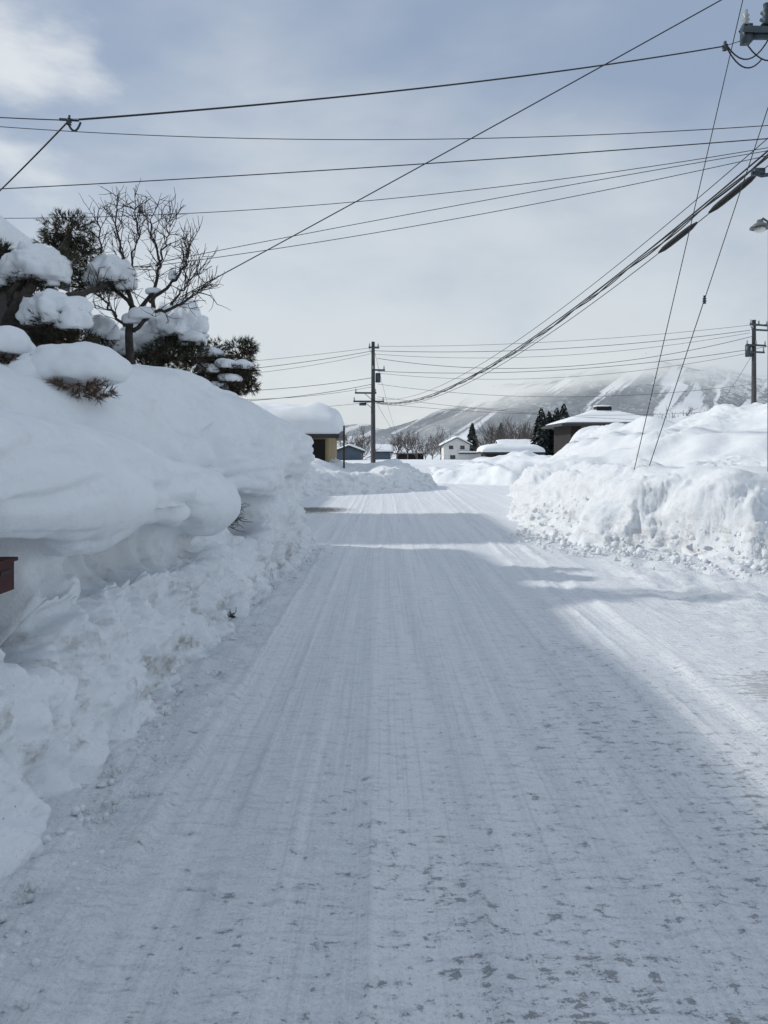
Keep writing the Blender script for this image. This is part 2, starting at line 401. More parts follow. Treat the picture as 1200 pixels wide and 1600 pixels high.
def HR(X,Y):
    h=1.52-.14*sm(4.5,7,X)
    h+=1.15*sm(14.5,22,Y)*sm(4.3,10.0,X)+.40*sm(17,24,Y)*sm(9,13,X)
    h+= .35*sm(20,26,Y)*np.exp(-((X-7.8)/1.5)**2)-.30*np.exp(-((X-6.2)/1.2)**2-((Y-18.5)/1.8)**2)
    h+= .38*np.exp(-((X-10.6)/1.9)**2-((Y-21)/2.8)**2)
    return h
bank('snow_bank',"wide ploughed snow pile with crumbly sunlit face beside road",
  axis([(2.0,8,220),(8,15,150),(15,34,50)]),axis([(8.2,17,270),(17,32,230),(32,48,30)]),
  [(2.65,15.8),(3.2,13.6),(5.0,10.9),(7.5,9.9),(14,9.2),(33,9.2),(33,46),(14,42),(8,33.5),(5.6,30.5),(4.5,28.8),(3.9,25),(3.3,20)],HR,
  lambda X,Y: .85+1.1*sm(4.6,3.4,X)*sm(19,15,Y)+.5*sm(20,24,Y),M['snow_rough'],.95,seed=3,top=.5,hn=.18)
bank('snow_bank',"low snow bank along the corner of the side street",
  axis([(-22,-5,60),(-5,3.4,190)]),axis([(25.5,36,170),(36,46,30)]),
  [(-22,28.2),(-3.2,27.4),(-.5,29.6),(1.8,32.6),(2.7,35.0),(2.4,38),(-2,45),(-22,45)],lambda X,Y:1.30+.22*np.sin(X*1.3)-.12*sm(0,2.6,X)+0*Y,1.5,M['snow_rough'],.8,seed=21,top=.4,hn=.4)
bank('snow_bank',"smooth low snow bank behind the bend of the road",
  axis([(0,16,160)]),axis([(36,52,130)]),
  [(2.2,41.0),(4,39),(6,37.5),(9.5,36.5),(14,38.5),(15,50),(1,51)],lambda X,Y:1.32+.28*np.sin(X*.9+1)+0*Y,1.8,M['snow'],.6,seed=33,top=.3,hn=.4)

phi=(1+5**.5)/2
ico_v=np.array([(-1,phi,0),(1,phi,0),(-1,-phi,0),(1,-phi,0),(0,-1,phi),(0,1,phi),(0,-1,-phi),(0,1,-phi),(phi,0,-1),(phi,0,1),(-phi,0,-1),(-phi,0,1)])/1.9
ico_f=np.array([(0,11,5),(0,5,1),(0,1,7),(0,7,10),(0,10,11),(1,5,9),(5,11,4),(11,10,2),(10,7,6),(7,1,8),(3,9,4),(3,4,2),(3,2,6),(3,6,8),(3,8,9),(4,9,5),(2,4,11),(6,2,10),(8,6,7),(9,8,1)])
def rubble(pts,sizes,label):
    n=len(pts); V=ico_v[None]*(sizes[:,None,None]*(rng.rand(n,1,3)*.7+.6))
    V=V*(1+.5*(rng.rand(n,12,1)-.5))
    a=rng.rand(n)*6.28; c,s=np.cos(a)[:,None],np.sin(a)[:,None]
    V=np.stack([V[...,0]*c-V[...,1]*s,V[...,0]*s+V[...,1]*c,V[...,2]],-1)+pts[:,None]
    F=(ico_f[None]+12*np.arange(n)[:,None,None]).reshape(-1,3)
    o=mobj('snow_rubble',V.reshape(-1,3),F,M['snow_rough'],smooth=True)
    meta(o,label,"snow rubble",None,"stuff")
n=1800; y=1.5+11.2*rng.rand(n)**1.1; off=np.abs(rng.normal(size=n))*.16
x=np.interp(y,[0,5,8,10.5,12,14],[-1.28,-1.30,-1.30,-1.2,-1.1,-1.1])+off-.05
s=.005+.022*rng.rand(n)**3.5*(1-np.clip(off*2,0,.8))
rubble(np.stack([x,y,.02+np.clip(.05-off*.2,0,1)*rng.rand(n)+s*.2],1),s,"small snow crumbs along the foot of the bank")
n=1300; u=rng.rand(n); ex=np.interp(u,[0,.2,.5,.8,1],[2.8,3.3,5.0,7.0,9.0]); ey=np.interp(u,[0,.2,.5,.8,1],[15.4,13.4,10.8,10.0,9.6])
off=rng.normal(size=n)*.55+.25
s=.012+.07*rng.rand(n)**4*(1-np.clip(np.abs(off)*.5,0,.8))
rubble(np.stack([ex-off*.55,ey-off*.85,.04+np.clip(-off,0,1)*.7+s*.2],1),s,"scattered snow lumps fallen from the sunlit snow pile")

# ------------------------------------------------------------------ mountain
px=[-900,-300,0,300,500,600,640,700,760,830,900,960,1010,1060,1120,1200,1300,1500,1900,2400]
py=[640,650,660,668,672,668,660,634,604,572,554,534,515,530,548,566,556,590,630,650]
xs=np.linspace(-3200,4200,330); ys=np.linspace(1250,3300,150)
X,Y=np.meshgrid(xs,ys)
rx=(np.array(px)-600)/1200*2600; rz=(708-np.array(py))/1200*2600
ridge=np.interp(X/Y*2600,rx,rz)
tt=np.clip((Y-1350)/1250,0,1)
O=np.stack([X*.002,Y*.0016,0*X],-1)
Z=ridge*(.75*tt**1.25+.25*sm(0,.7,tt))*(1-.5*sm(2600,3300,Y))
Z+= (60*np.abs(fbm(O*1.7,4))-12)*sm(0,.25,tt) *1.3
Z-=4
mt,nt,b=newmat('mountain_painted_haze'); p=nt.pos(); x,y,z=nt.sep(p)
wv=nt.math('ADD',nt.math('MULTIPLY',x,.0085),nt.math('MULTIPLY',z,-.013))
cx=nt.new('ShaderNodeCombineXYZ'); nt.put(cx.inputs[0],wv); nt.put(cx.inputs[1],nt.math('MULTIPLY',y,.0004)); nt.put(cx.inputs[2],nt.math('MULTIPLY',z,.0018))
run=nt.noise(cx.outputs[0],2.2,4,.55,.3)
trees=nt.noise(nt.scale(p,(.012,.006,.012)),1,6,.70)
tf=nt.noise(nt.scale(p,(.10,.05,.10)),1,3,.7)
ragged=nt.math('MULTIPLY',nt.math('SUBTRACT',tf,.5),.10)
f=nt.mr(nt.math('ADD',run,ragged),.52,.595)
f2=nt.math('MULTIPLY',nt.mr(nt.math('ADD',trees,nt.math('MULTIPLY',nt.math('SUBTRACT',tf,.5),.9)),.50,.80),.42)
lo=nt.mr(z,0,40,.6,0)
bright=nt.math('MULTIPLY',nt.mr(x,740,900,0,1),nt.mr(z,60,140,0,.6))
f3=nt.math('MULTIPLY',nt.mr(nt.math('ADD',trees,nt.math('MULTIPLY',nt.math('SUBTRACT',tf,.5),1.2)),.42,.60),bright)
f=nt.math('MAXIMUM',nt.math('MAXIMUM',nt.math('MAXIMUM',f,f2),lo),f3)
c=nt.mix(f,(.018,.023,.032),(.97,.97,.98))
b.inputs['Roughness'].default_value=1; nt.put(b.inputs['Base Color'],c); b.inputs['Specular IOR Level'].default_value=0
em=nt.new('ShaderNodeEmission'); em.inputs[0].default_value=(.50,.57,.65,1); em.inputs[1].default_value=1  # distance haze painted as a pale glow mixed into the slopes
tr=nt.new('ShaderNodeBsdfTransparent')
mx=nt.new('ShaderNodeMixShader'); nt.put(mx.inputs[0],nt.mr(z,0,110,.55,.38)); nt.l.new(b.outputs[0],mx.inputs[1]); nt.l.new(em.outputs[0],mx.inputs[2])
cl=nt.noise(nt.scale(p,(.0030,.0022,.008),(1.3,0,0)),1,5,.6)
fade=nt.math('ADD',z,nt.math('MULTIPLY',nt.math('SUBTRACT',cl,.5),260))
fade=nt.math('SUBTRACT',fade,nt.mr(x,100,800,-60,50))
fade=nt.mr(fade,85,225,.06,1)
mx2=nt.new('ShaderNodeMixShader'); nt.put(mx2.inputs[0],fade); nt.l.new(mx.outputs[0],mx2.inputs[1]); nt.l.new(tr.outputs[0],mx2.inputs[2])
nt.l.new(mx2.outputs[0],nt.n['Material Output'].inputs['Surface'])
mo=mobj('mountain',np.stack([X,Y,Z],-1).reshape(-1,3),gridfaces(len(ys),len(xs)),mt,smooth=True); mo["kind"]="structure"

# ------------------------------------------------------------------ buildings
def roof_snow(parent,x0,x1,y0,y1,zf,t,n=40,p=3.0,amp=.12,name='roof_snow'):
    u=np.sin(np.linspace(-math.pi/2,math.pi/2,n)); X,Y=np.meshgrid((x0+x1)/2+(x1-x0)/2*u,(y0+y1)/2+(y1-y0)/2*u)
    U,Vv=np.meshgrid(u,u)
    f=(np.clip(1-np.abs(U)**(p*2.2),0,1)*np.clip(1-np.abs(Vv)**(p*2.2),0,1))**.5
    O=np.stack([X,Y,0*X],-1)
    Z=zf(X,Y)+t*f*(1+amp*2*fbm(O*.7,2))+.02
    B=1+ .03*np.sin(np.clip(f,0,1)*math.pi)
    X=(x0+x1)/2+(X-(x0+x1)/2)*B; Y=(y0+y1)/2+(Y-(y0+y1)/2)*B
    return mobj(name,np.stack([X,Y,Z],-1).reshape(-1,3),gridfaces(n,n),M['snow'],parent,True)
def window(parent,c,ax,w,h,s):
    """ax: axis of the outward normal ('x' or 'y'), s: its sign"""
    x,y,z=c; d=.05; fr=.07*max(.7,w)
    def bb(a0,a1,z0,z1,d0,d1):
        d0,d1=sorted((s*d0,s*d1))
        return box(x+a0,x+a1,y+d0,y+d1,z0,z1) if ax=='y' else box(x+d0,x+d1,y+a0,y+a1,z0,z1)
    parts=[bb(-w/2,-w/2+fr,z-h/2,z+h/2,.003,d),bb(w/2-fr,w/2,z-h/2,z+h/2,.003,d),bb(-w/2+fr,w/2-fr,z+h/2-fr,z+h/2,.003,d),bb(-w/2+fr,w/2-fr,z-h/2,z-h/2+fr,.003,d),bb(-fr/3,fr/3,z-h/2+fr,z+h/2-fr,.003,d*.8)]
    V,F=merge(parts); o=mobj('window',V,F,M['frame'],parent)
    V,F=bb(-w/2+fr,w/2-fr,z-h/2+fr,z+h/2-fr,.004,.02); g=mobj('pane',V,F,M['glass'],None)
    g.parent=o
    return o
def house(name,label,x0,x1,y0,y1,base,eave,ridge,ax,wall,over=.5,snow=.5,wins=(),roofm='roof',hip=0,inset=-.02):
    P0=((x0+x1)/2,(y0+y1)/2,base); E=empty(name,P0)
    meta(E,label,"house" if name!='shed' else "shed")
    xm,ym=(x0+x1)/2,(y0+y1)/2
    if ax=='y':
        V=[(x0,y0,base),(x1,y0,base),(x1,y0,eave),(xm,y0,ridge-.05),(x0,y0,eave)]; V+=[(a,y1,c) for a,_,c in V]
    else:
        V=[(x0,y0,base),(x0,y1,base),(x0,y1,eave),(x0,ym,ridge-.05),(x0,y0,eave)]; V+=[(x1,b_,c) for _,b_,c in V]
    if hip:
        V,F=box(x0,x1,y0,y1,base,eave)
    else: F=[[0,1,2,3,4],[9,8,7,6,5],[0,5,6,1],[1,6,7,2],[0,4,9,5],[2,7,8,3],[3,8,9,4]]
    mobj('wall',V,F,M[wall],E)
    X0,X1,Y0,Y1=x0-over,x1+over,y0-over,y1+over
    hw=(x1-x0)/2 if ax=='y' else (y1-y0)/2
    sl=(ridge-eave)/hw
    def zf(X,Y):
        d=np.abs(X-xm) if ax=='y' else np.abs(Y-ym)
        z=ridge-sl*d
        if hip:
            L=(x1-x0)/2 if ax=='x' else (y1-y0)/2
            dd=np.abs(X-xm) if ax=='x' else np.abs(Y-ym)
            z=np.minimum(z, ridge-sl*np.maximum(0,dd-(L-hw*hip)) /hip)
        return z
    n=25; X,Y=np.meshgrid(np.linspace(X0,X1,n),np.linspace(Y0,Y1,n)); Z=zf(X,Y)
    top=np.stack([X,Y,Z+.012],-1).reshape(-1,3); bot=np.stack([X,Y,Z-.16],-1).reshape(-1,3)
    F=gridfaces(n,n).tolist(); Fb=[[q+n*n for q in f][::-1] for f in F]
    ring=[i for i in range(n)]+[i*n+n-1 for i in range(1,n)]+[n*n-1-i for i in range(1,n)]+[(n-1-i)*n for i in range(1,n-1)]
    Fs=[[ring[k],ring[(k+1)%len(ring)],ring[(k+1)%len(ring)]+n*n,ring[k]+n*n] for k in range(len(ring))]
    mobj('roof',np.concatenate([top,bot]),F+Fb+Fs,M[roofm],E)
    if snow: roof_snow(E,X0+inset,X1-inset,Y0+inset,Y1-inset,zf,snow)
    for w in wins: window(E,*w)
    return E
h1=house('house',"dark wooden house with thick snow on its roof",-12.8,-6.45,-6,13.7,0,5.0,6.35,'y','darkwall',.6,.75,
   [((-8.3,13.7,3.4),'y',1.4,1.1,1),((-6.45,10.5,3.4),'x',1.6,1.0,1),((-6.45,6.5,3.4),'x',1.6,1.0,1)])
shadow_lodge=house('house',"added unseen tall lodge with snow on its low roof",-20,-12.95,17.4,23.0,0,10.3,10.9,'y','brownwall',.55,.4,  # out-of-view building added to throw shade across the road
   [((-12.95,18.9,8.2),'x',1.4,1.1,1),((-12.95,21.4,8.2),'x',1.4,1.1,1),((-12.95,18.9,5.2),'x',1.4,1.1,1),((-12.95,21.4,5.2),'x',1.4,1.1,1)])
shadow_house=house('house',"added hidden two storey house that shades the road",-18,-12.6,24.6,30,0,7.0,7.9,'y','brownwall',.5,.4,  # hidden building added to shade the road farther along
   [((-12.6,26,4.6),'x',1.6,1.1,1),((-12.6,28.5,4.6),'x',1.6,1.1,1)])
y0=house('house',"small ochre walled building under a thick snow cap",-7.2,-2.45,34,40,0,2.45,2.65,'x','ochre',.5,1.25,
   [((-5.9,34,1.9),'y',1.3,.8,-1)],inset=.05)
V,F=box(-3.4,-2.6,33.93,33.997,.9,2.2); mobj('door',V,F,M['brownwall'],y0)
V,F=merge([tube([(-1.75,33.6,0),(-1.75,33.6,2.8)],.045)])
o=mobj('post',V,F,M['bark'],None,loc=(-1.75,33.6,0)); meta(o,"dark wooden post beside the ochre building","post")
dh=house('house',"dark brown house with low hipped roof and snow",14.6,21.4,60,66,.8,4.15,5.15,'x','brownwall',.9,.10,
   [((16,60,3.3),'y',1.2,.8,-1),((18,60,3.3),'y',1.2,.8,-1),((20,60,3.3),'y',1.2,.8,-1)],hip=1.0,inset=.3)
V,F=merge([box(17.3,18.5,62.4,63.4,4.9,5.4)]); mobj('chimney',V,F,M['brownwall'],dh)
V,F=pillow((17.9,62.9,5.43),(.72,.62,.09),n=8); mobj('chimney_snow',V,F,M['snow'],dh,True)
sh=house('house',"cream two storey house with snowy gable roof",14.8,21.2,190,198,-1,3.9,5.5,'y','cream',.7,.4,
   [((16.6,190,3.0),'y',1.1,.9,-1),((19.4,190,3.0),'y',1.1,.9,-1),((17.0,190,.6),'y',1.3,1.0,-1)])
V,F=merge([box(18.5,25.5,189.2,189.95,1.4,1.7)]); mobj('porch_roof',V,F,M['roof'],sh)
V,F=merge([box(18.4,25.6,189.1,190,1.72,2.1)]); mobj('porch_snow',V,F,M['snow'],sh)
V,F=merge([box(21.22,25.2,190.2,194,-1,1.7)]); mobj('annex',V,F,M['cream'],sh)
house('shed',"long low shed topped with a smooth snow layer",10.6,16.3,80,84,0,1.70,1.75,'x','darkwall',.4,.8)
house('shed',"slate blue metal shed half buried in snow",-4.3,-2.1,70,74,0,1.9,2.3,'y','bluewall',.3,.15)
house('shed',"grey shed with a thin snowy roof",-1.6,.9,105,109,0,1.9,2.5,'x','bluewall',.3,.35)
house('house',"distant dark roofed house behind bare trees",2.0,6.2,120,126,-1,1.7,2.7,'x','brownwall',.4,.3)
house('house',"distant grey house with snowy roof near conifers",26,34,170,178,-1,2.8,4.4,'x','bluewall',.5,.4)

# ------------------------------------------------------------------ trees
def grow(parts,p,d,L,r,depth,spread=.6,up=.25,kids=3,sides=5):
    m=5; pts=[p]; q=p.copy(); dd=d/np.linalg.norm(d)
    for k in range(m-1):
        dd=dd+rng.normal(size=3)*.16+np.array((0,0,up*.25)); dd/=np.linalg.norm(dd); q=q+dd*L/(m-1); pts.append(q)
    parts.append(tube(pts,list(np.linspace(r,r*.55,m)),sides if r>.012 else 3,cap=False))
    if depth<=0: return
    for k in range(kids):
        i=rng.randint(1,m); a=pts[i]
        nd=dd+rng.normal(size=3)*spread+np.array((0,0,up)); nd/=np.linalg.norm(nd)
        grow(parts,a,nd,L*(.5+.3*rng.rand()),r*.7,depth-1,spread,up,kids,sides)
def limb(a_b_d): return np.array([S(a-600,708-b,d) for a,b,d in a_b_d])
def smoothpath(pts,n=5):
    pts=np.asarray(pts); m=len(pts); s=np.linspace(0,m-1,(m-1)*n+1); i=np.clip(np.floor(s).astype(int),0,m-2); f=(s-i)[:,None]
    g=lambda k: pts[np.clip(k,0,m-1)]
    p0,p1,p2,p3=g(i-1),g(i),g(i+1),g(i+2)
    return .5*((2*p1)+(-p0+p2)*f+(2*p0-5*p1+4*p2-p3)*f**2+(-p0+3*p1-3*p2+p3)*f**3)
base=S(-395,140,10); base[2]=2.3
E=empty('bare_tree',base); meta(E,"leafless garden tree with upswept twigs standing in deep snow","tree")
limbs=[([(205,600,10),(203,550,10),(202,515,10),(208,480,10)],.060,.046),
 ([(208,485,10),(196,440,10.1),(188,390,10.2),(178,330,10.1)],.032,.008),
 ([(206,500,10),(238,462,9.9),(248,415,9.8),(232,345,9.7)],.034,.008),
 ([(205,520,10),(240,490,9.8),(284,474,9.7),(314,452,9.6)],.032,.008),
 ([(208,480,10),(178,448,10.1),(160,410,10.3),(155,350,10.4)],.029,.008),
 ([(232,470,9.9),(264,445,9.8),(288,415,9.7),(296,388,9.7)],.025,.007),
 ([(248,415,9.8),(260,380,9.8),(264,345,9.8)],.016,.006),
 ([(204,510,10),(180,495,9.8),(165,470,9.8),(150,455,9.7)],.023,.007),
 ([(196,440,10.1),(210,400,10.2),(214,360,10.2),(208,322,10.2)],.018,.006),
 ([(270,476,9.7),(288,450,9.6),(308,425,9.6)],.016,.006)]
parts=[];tw=[]
for k,(pp,r0,r1) in enumerate(limbs):
    L=smoothpath(limb(pp)); L+= rng.normal(size=L.shape)*.018*(k>0)
    parts.append(tube(L,list(np.linspace(r0,r1,len(L))),7))
    if k>0:
        for j in range(3,len(L)):
            for _ in range(2 if j>len(L)*.45 else 1):
                d=(L[min(j+1,len(L)-1)]-L[j-1]); d/=np.linalg.norm(d)+1e-9
                d=d+rng.normal(size=3)*.7+np.array((0,0,.22))
                grow(tw,L[j],d,.19+.16*rng.rand(),.0066,1,.65,.22,4,4)
V,F=merge(parts); mobj('trunk',V,F,M['bark'],E,True)
V,F=merge(tw); mobj('crown',V,F,M['twig'],E)
for q_,h_,n_ in ((S(240-600,708-462+6,9.9),(.10,.09,.05),8),(S(206-600,708-500,9.95),(.13,.1,.09),8),(S(270-600,708-432,9.8),(.05,.05,.08),7),(S(225-600,708-492,9.85),(.20,.12,.10),10)):
    V,F=pillow(q_,h_,n=n_); mobj('branch_snow',V,F,M['snow'],E,True)

def pad_needles(c,h,n,parts,dens=14,ln=.10,snowed=True):
    c=np.asarray(c,float);h=np.asarray(h,float)
    U=rng.normal(size=(n,3)); U/=np.linalg.norm(U,axis=1)[:,None]
    if snowed: U[:,2]=-np.abs(U[:,2])*.9+.25*rng.rand(n)
    R=rng.rand(n,1)**.35
    P=c+U*h*R
    dr=U*.9+rng.normal(size=(n,3))*.35+np.array((0,0,.2)); dr/=np.linalg.norm(dr,axis=1)[:,None]
    P=np.repeat(P,dens,0); dr=np.repeat(dr,dens,0)
    d=dr+rng.normal(size=P.shape)*.5; d/=np.linalg.norm(d,axis=1)[:,None]
    L=ln*(.6+.6*rng.rand(len(P),1))
    st=P+dr*(rng.rand(len(P),1)*.06)
    sd=np.cross(d,rng.normal(size=d.shape)); sd/=np.linalg.norm(sd,axis=1)[:,None]; sd*=.0034
    V=np.stack([st-sd,st+sd,st+d*L],1).reshape(-1,3)
    parts.append((V,np.arange(len(V)).reshape(-1,3).tolist()))
def pine(label,base,trunks,pads,extra=()):
    E=empty('pine_tree',base); meta(E,label,"tree",None)
    parts=[]
    for pp,r0,r1 in trunks:
        L=smoothpath(limb(pp),4); L+=rng.normal(size=L.shape)*.012
        parts.append(tube(L,list(np.linspace(r0,r1,len(L))),7))
    g=[];d=[]
    for (a,b,dist,rx,rz,snow) in pads:
        c=S(a-600,708-b,dist)
        h=(rx,rx*.85,rz)
        for _ in range(6):
            e=c+np.clip(rng.normal(size=3),-1.3,1.3)*np.array(h)*.5
            parts.append(tube([c+np.array((0,0,-rz*.5)),(c+e)/2+rng.normal(size=3)*.03,e],[.02,.014,.007],5))
        k_=1.0 if snow<=0 else .6
        lowr=rz*.15*(snow>0)
        pad_needles(c-np.array((0,0,lowr)),h,int((210*(rx/.35)**2+60)*k_),g,14,.075,snow>0)
        pad_needles(c-np.array((0,0,rz*.35)),(rx*.85,rx*.8,rz*.75),int(85*(rx/.35)**2)+20,d,11,.07,snow>0)
        if snow>0:
            V,F=pillow(c+np.array((0,0,rz*.22)),(rx*1.06,rx*1.0,rz*1.0*snow),2.1,.27,3.4,22,-.55,rng.rand()*3); mobj('crown_snow',V,F,M['snow'],E,True)
            if snow>=.8:
                for _ in range(4):
                    o=np.array((rng.choice([-1,1])*rx*(.35+.5*rng.rand()),-rx*.5*rng.rand(),-rz*.55*rng.rand()))
                    q_=.25+.3*rng.rand()
                    V,F=pillow(c+o+np.array((0,0,rz*.05)),(rx*q_,rx*q_*.9,rz*(.4+q_*.6)*snow),2.1,.27,5,12,-.5); mobj('crown_snow',V,F,M['snow'],E,True)
    V,F=merge(parts); mobj('trunk',V,F,M['bark'],E,True)
    V,F=merge(g); mobj('crown',V,F,M['needle'],E)
    V,F=merge(d); mobj('dry_needles',V,F,M['needle_dry'],E)
    return E
b0=S(-610,60,9.2); b0[2]=2.1
pine("old cloud pruned pine with snow laden branch pads",b0,
 [([(-10,640,9.2),(0,560,9.2),(15,500,9.1),(34,466,9.0),(70,420,9.4),(108,370,9.8)],.12,.035),
  ([(20,485,9.1),(55,466,8.9),(95,466,8.9),(140,455,9.4),(175,440,10)],.065,.025),
  ([(15,500,9.1),(50,515,9.0),(90,510,9)],.05,.02),
  ([(20,480,9.1),(20,450,9.0),(40,440,9.2)],.05,.02),
  ([(-20,470,9.6),(-5,420,9.6),(4,392,9.6)],.04,.018)],
 [(106,360,9.9,.34,.22,0),(88,385,10,.25,.16,0),(2,392,9.6,.10,.07,0),(130,392,9.9,.20,.13,0),(104,412,9.5,.20,.13,0),(128,440,10.2,.2,.14,0),
  (54,428,9.3,.37,.23,1.15),(-8,440,9.2,.14,.10,1.0),(172,434,10,.30,.20,1.15),(88,496,9,.37,.22,1.15),
  (160,522,10.4,.20,.18,1.1),(110,528,9.1,.32,.12,0),(60,538,9.1,.2,.10,0),(10,542,8,.20,.13,1.1)])
b1=S(-330,120,11); b1[2]=2.3
pine("low garden pine with drooping needles under heavy snow",b1,
 [([(250,620,11),(252,560,11),(262,520,11),(280,505,11)],.07,.03),([(255,560,11),(285,560,10.8),(305,560,10.7)],.04,.02),([(240,560,11.1),(242,500,11.1),(240,462,11.1)],.035,.028)],
 [(280,512,11,.34,.28,1.2),(246,535,11.2,.26,.26,1.0),(262,555,10.8,.34,.2,0),(300,560,10.8,.24,.2,.0),(215,540,11.2,.28,.22,1.1),(190,546,11,.22,.19,1.1),(300,532,10.9,.2,.15,.8),(225,570,10.8,.25,.15,0)])
b2=S(-245,100,11.5); b2[2]=2.2
pine("small rounded pine dotted with clumps of snow",b2,
 [([(355,650,11.5),(356,610,11.5),(358,575,11.5)],.06,.03),([(356,600,11.5),(335,575,11.4)],.03,.015),([(357,600,11.5),(380,580,11.5)],.03,.015)],
 [(338,552,11.5,.22,.17,0),(330,556,11.3,.17,.13,.75),(376,552,11.5,.21,.2,0),(354,575,11.3,.24,.16,0),(354,573,11.1,.17,.12,.75),(384,578,11.4,.17,.14,0),(382,574,11.2,.14,.12,.75),(330,585,11.3,.2,.14,0),(326,580,11.1,.17,.12,.75),(364,598,11.3,.24,.15,0),(360,594,11.1,.17,.11,.75),(388,602,11.5,.13,.1,0),(345,612,11.3,.25,.13,0),(340,606,11.1,.16,.1,.75),(322,562,11.4,.14,.12,0),(388,545,11.6,.1,.12,0)])
for (a,b,d,rx,rz,lab) in ((118,584,6.6,.40,.22,"garden shrub bent under a rounded dome of snow"),(6,548,6.6,.22,.16,"small shrub buried under a cushion of snow")):
    c=S(a-600,708-b,d); E=empty('snowy_shrub',(c[0],c[1],1.4)); meta(E,lab,"shrub")
    V,F=pillow(c+np.array((0,0,.04)),(rx,.36,rz),2.1,.16,3,22,-.50); mobj('snow_cap',V,F,M['snow'],E,True)
    V,F=pillow(c+np.array((-rx*.7,-.1,-.04)),(rx*.5,.3,rz*.8),2.1,.2,3,14,-.6); mobj('snow_cap',V,F,M['snow'],E,True)
    g=[]; pad_needles(c+np.array((.10,-.24,-rz*.50)),(.20,.12,.05),70,g,10,.07); pad_needles(c+np.array((.0,-.05,-rz*.75)),(rx*.8,.24,.08),130,g,10,.07)
    V,F=merge(g); mobj('needles',V,F,M['needle_dry'],E)
    pts=[]
    for k in range(5):
        aa=(rng.rand(2)-.5)*.2; pts.append(tube([(c[0]+aa[0]*.4,c[1],1.4),(c[0]+aa[0],c[1]+aa[1],c[2]-.15),(c[0]+aa[0]*1.3,c[1]+aa[1],c[2]-.02)],[.022,.016,.010],5))
    V,F=merge(pts); mobj('stem',V,F,M['bark'],E,True)

for (x,y,z,n,h) in ((-1.38,7.15,.10,14,.06),(-1.90,9.2,.82,60,.20)):
    parts=[]
    for _ in range(n):
        p=np.array((x,y,z))+rng.normal(size=3)*np.array((.02,.06 if n<20 else .16,.03)); d=np.array((.5,0,.4))+rng.normal(size=3)*.6
        grow(parts,np.array((x-.04,y,z-.02)) if n<20 else p,d,h*(.5+.6*rng.rand()),.006,1,.5,.05,2,3)
    V,F=merge(parts); o=mobj('dead_twigs',V,F,M['twig'],None,loc=(x,y,z)); meta(o,"dead plant stems poking out of the snow bank","plant",None)

def protobare(seed,H):
    rng.seed(seed); a=[];b=[]
    a.append(tube([(0,0,-.5),(0.05*H,0,.2*H),(0.02*H,.02*H,.45*H)],[.03*H,.022*H,.014*H],6))
    for _ in range(11):
        z0=H*(.15+.3*rng.rand()); d=np.array((rng.normal()*.7,rng.normal()*.7,1.0))
        grow(b,np.array((.03*H*z0/H,0,z0)),d,H*.42,.010*H,3,.5,.25,3,4)
    return merge(a),merge(b)
def protocon(seed,H):
    rng.seed(seed); a=[tube([(0,0,-.5),(0,0,H*.97)],[.025*H,.004*H],6)]; V=[];F=[];SV=[];SF=[]
    n=1300
    for k in range(n):
        z=H*(.06+.92*(k/n)); R=.30*H*(1-(z/H))**.75*(.6+.55*rng.rand())+.012*H; t=rng.rand()*6.283
        dx,dy=math.cos(t),math.sin(t); tip=np.array((dx*R,dy*R,z-R*.35)); rt=np.array((dx*R*.15,dy*R*.15,z+.02*H))
        s=np.array((-dy,dx,0))*R*.26; md=(tip+rt)/2+np.array((0,0,.01*H))
        i=len(V); V+= [rt,md+s,tip,md-s+np.array((0,0,-.02*H))]; F+=[[i,i+1,i+2],[i,i+2,i+3]]
        if rng.rand()<.15:
            i=len(SV); u=np.array((0,0,.012*H)); SV+=[rt+u,md+s*.7+u,tip*.5+md*.5+u,md-s*.7+u]; SF+=[[i,i+1,i+2],[i,i+2,i+3]]
    return a[0],(np.array(V),F),(np.array(SV),SF)
def place(kind,protos,loc,scale,label,group):
    E=empty(kind,loc); E.scale=(scale,)*3; E.rotation_euler=(0,0,rng.rand()*6.28); meta(E,label,"tree",group)
    for (nm,me) in protos:
        o=bpy.data.objects.new(nm,me); COL.objects.link(o); o.parent=E
def mk(nm,vf,mat):
    me=bpy.data.meshes.new(nm); me.from_pydata([tuple(v) for v in vf[0]],[],vf[1]); me.materials.append(M[mat]); return (nm,me)
PB=[]
for s_ in (1,2,3,4):
    a,b=protobare(s_,1.0*6); PB.append([mk('trunk',a,'fartwig'),mk('crown',b,'fartwig')])
PC=[]
for s_ in (5,6):
    a,b,c=protocon(s_,6.0); PC.append([mk('trunk',a,'bark'),mk('crown',b,'conifer'),mk('crown_snow',c,'snow')])
rng.seed(99)
for k,(a,top,d) in enumerate([(566,668,75),(622,680,110),(636,674,112),(650,678,115),(664,684,118),(610,690,130),(676,690,140),(688,672,220),(755,676,205),(768,666,200),(782,662,195),(795,660,190),(808,664,200),(820,660,190),(832,664,185),(905,655,160),(1064,640,150),(1136,640,150),(700,690,230),(545,682,90)]):
    z0=.2 if d<130 else -.4
    H=EYE+(708-top)*d/1200-z0
    place('bare_tree',PB[k%4],((a-600)*d/1200,d,z0),H/6.3,"leafless brown tree at the edge of a snowy field","distant leafless trees")
for k,(a,top,d) in enumerate([(738,660,210),(846,636,150),(858,642,152),(870,636,150),(881,630,148),(783,660,205)]):
    H=EYE+(708-top)*d/1200+.5
    place('conifer_tree',PC[k%2],((a-600)*d/1200,d,-.5),H/6.0,"dark conifer with snow dusted branches","distant conifers")

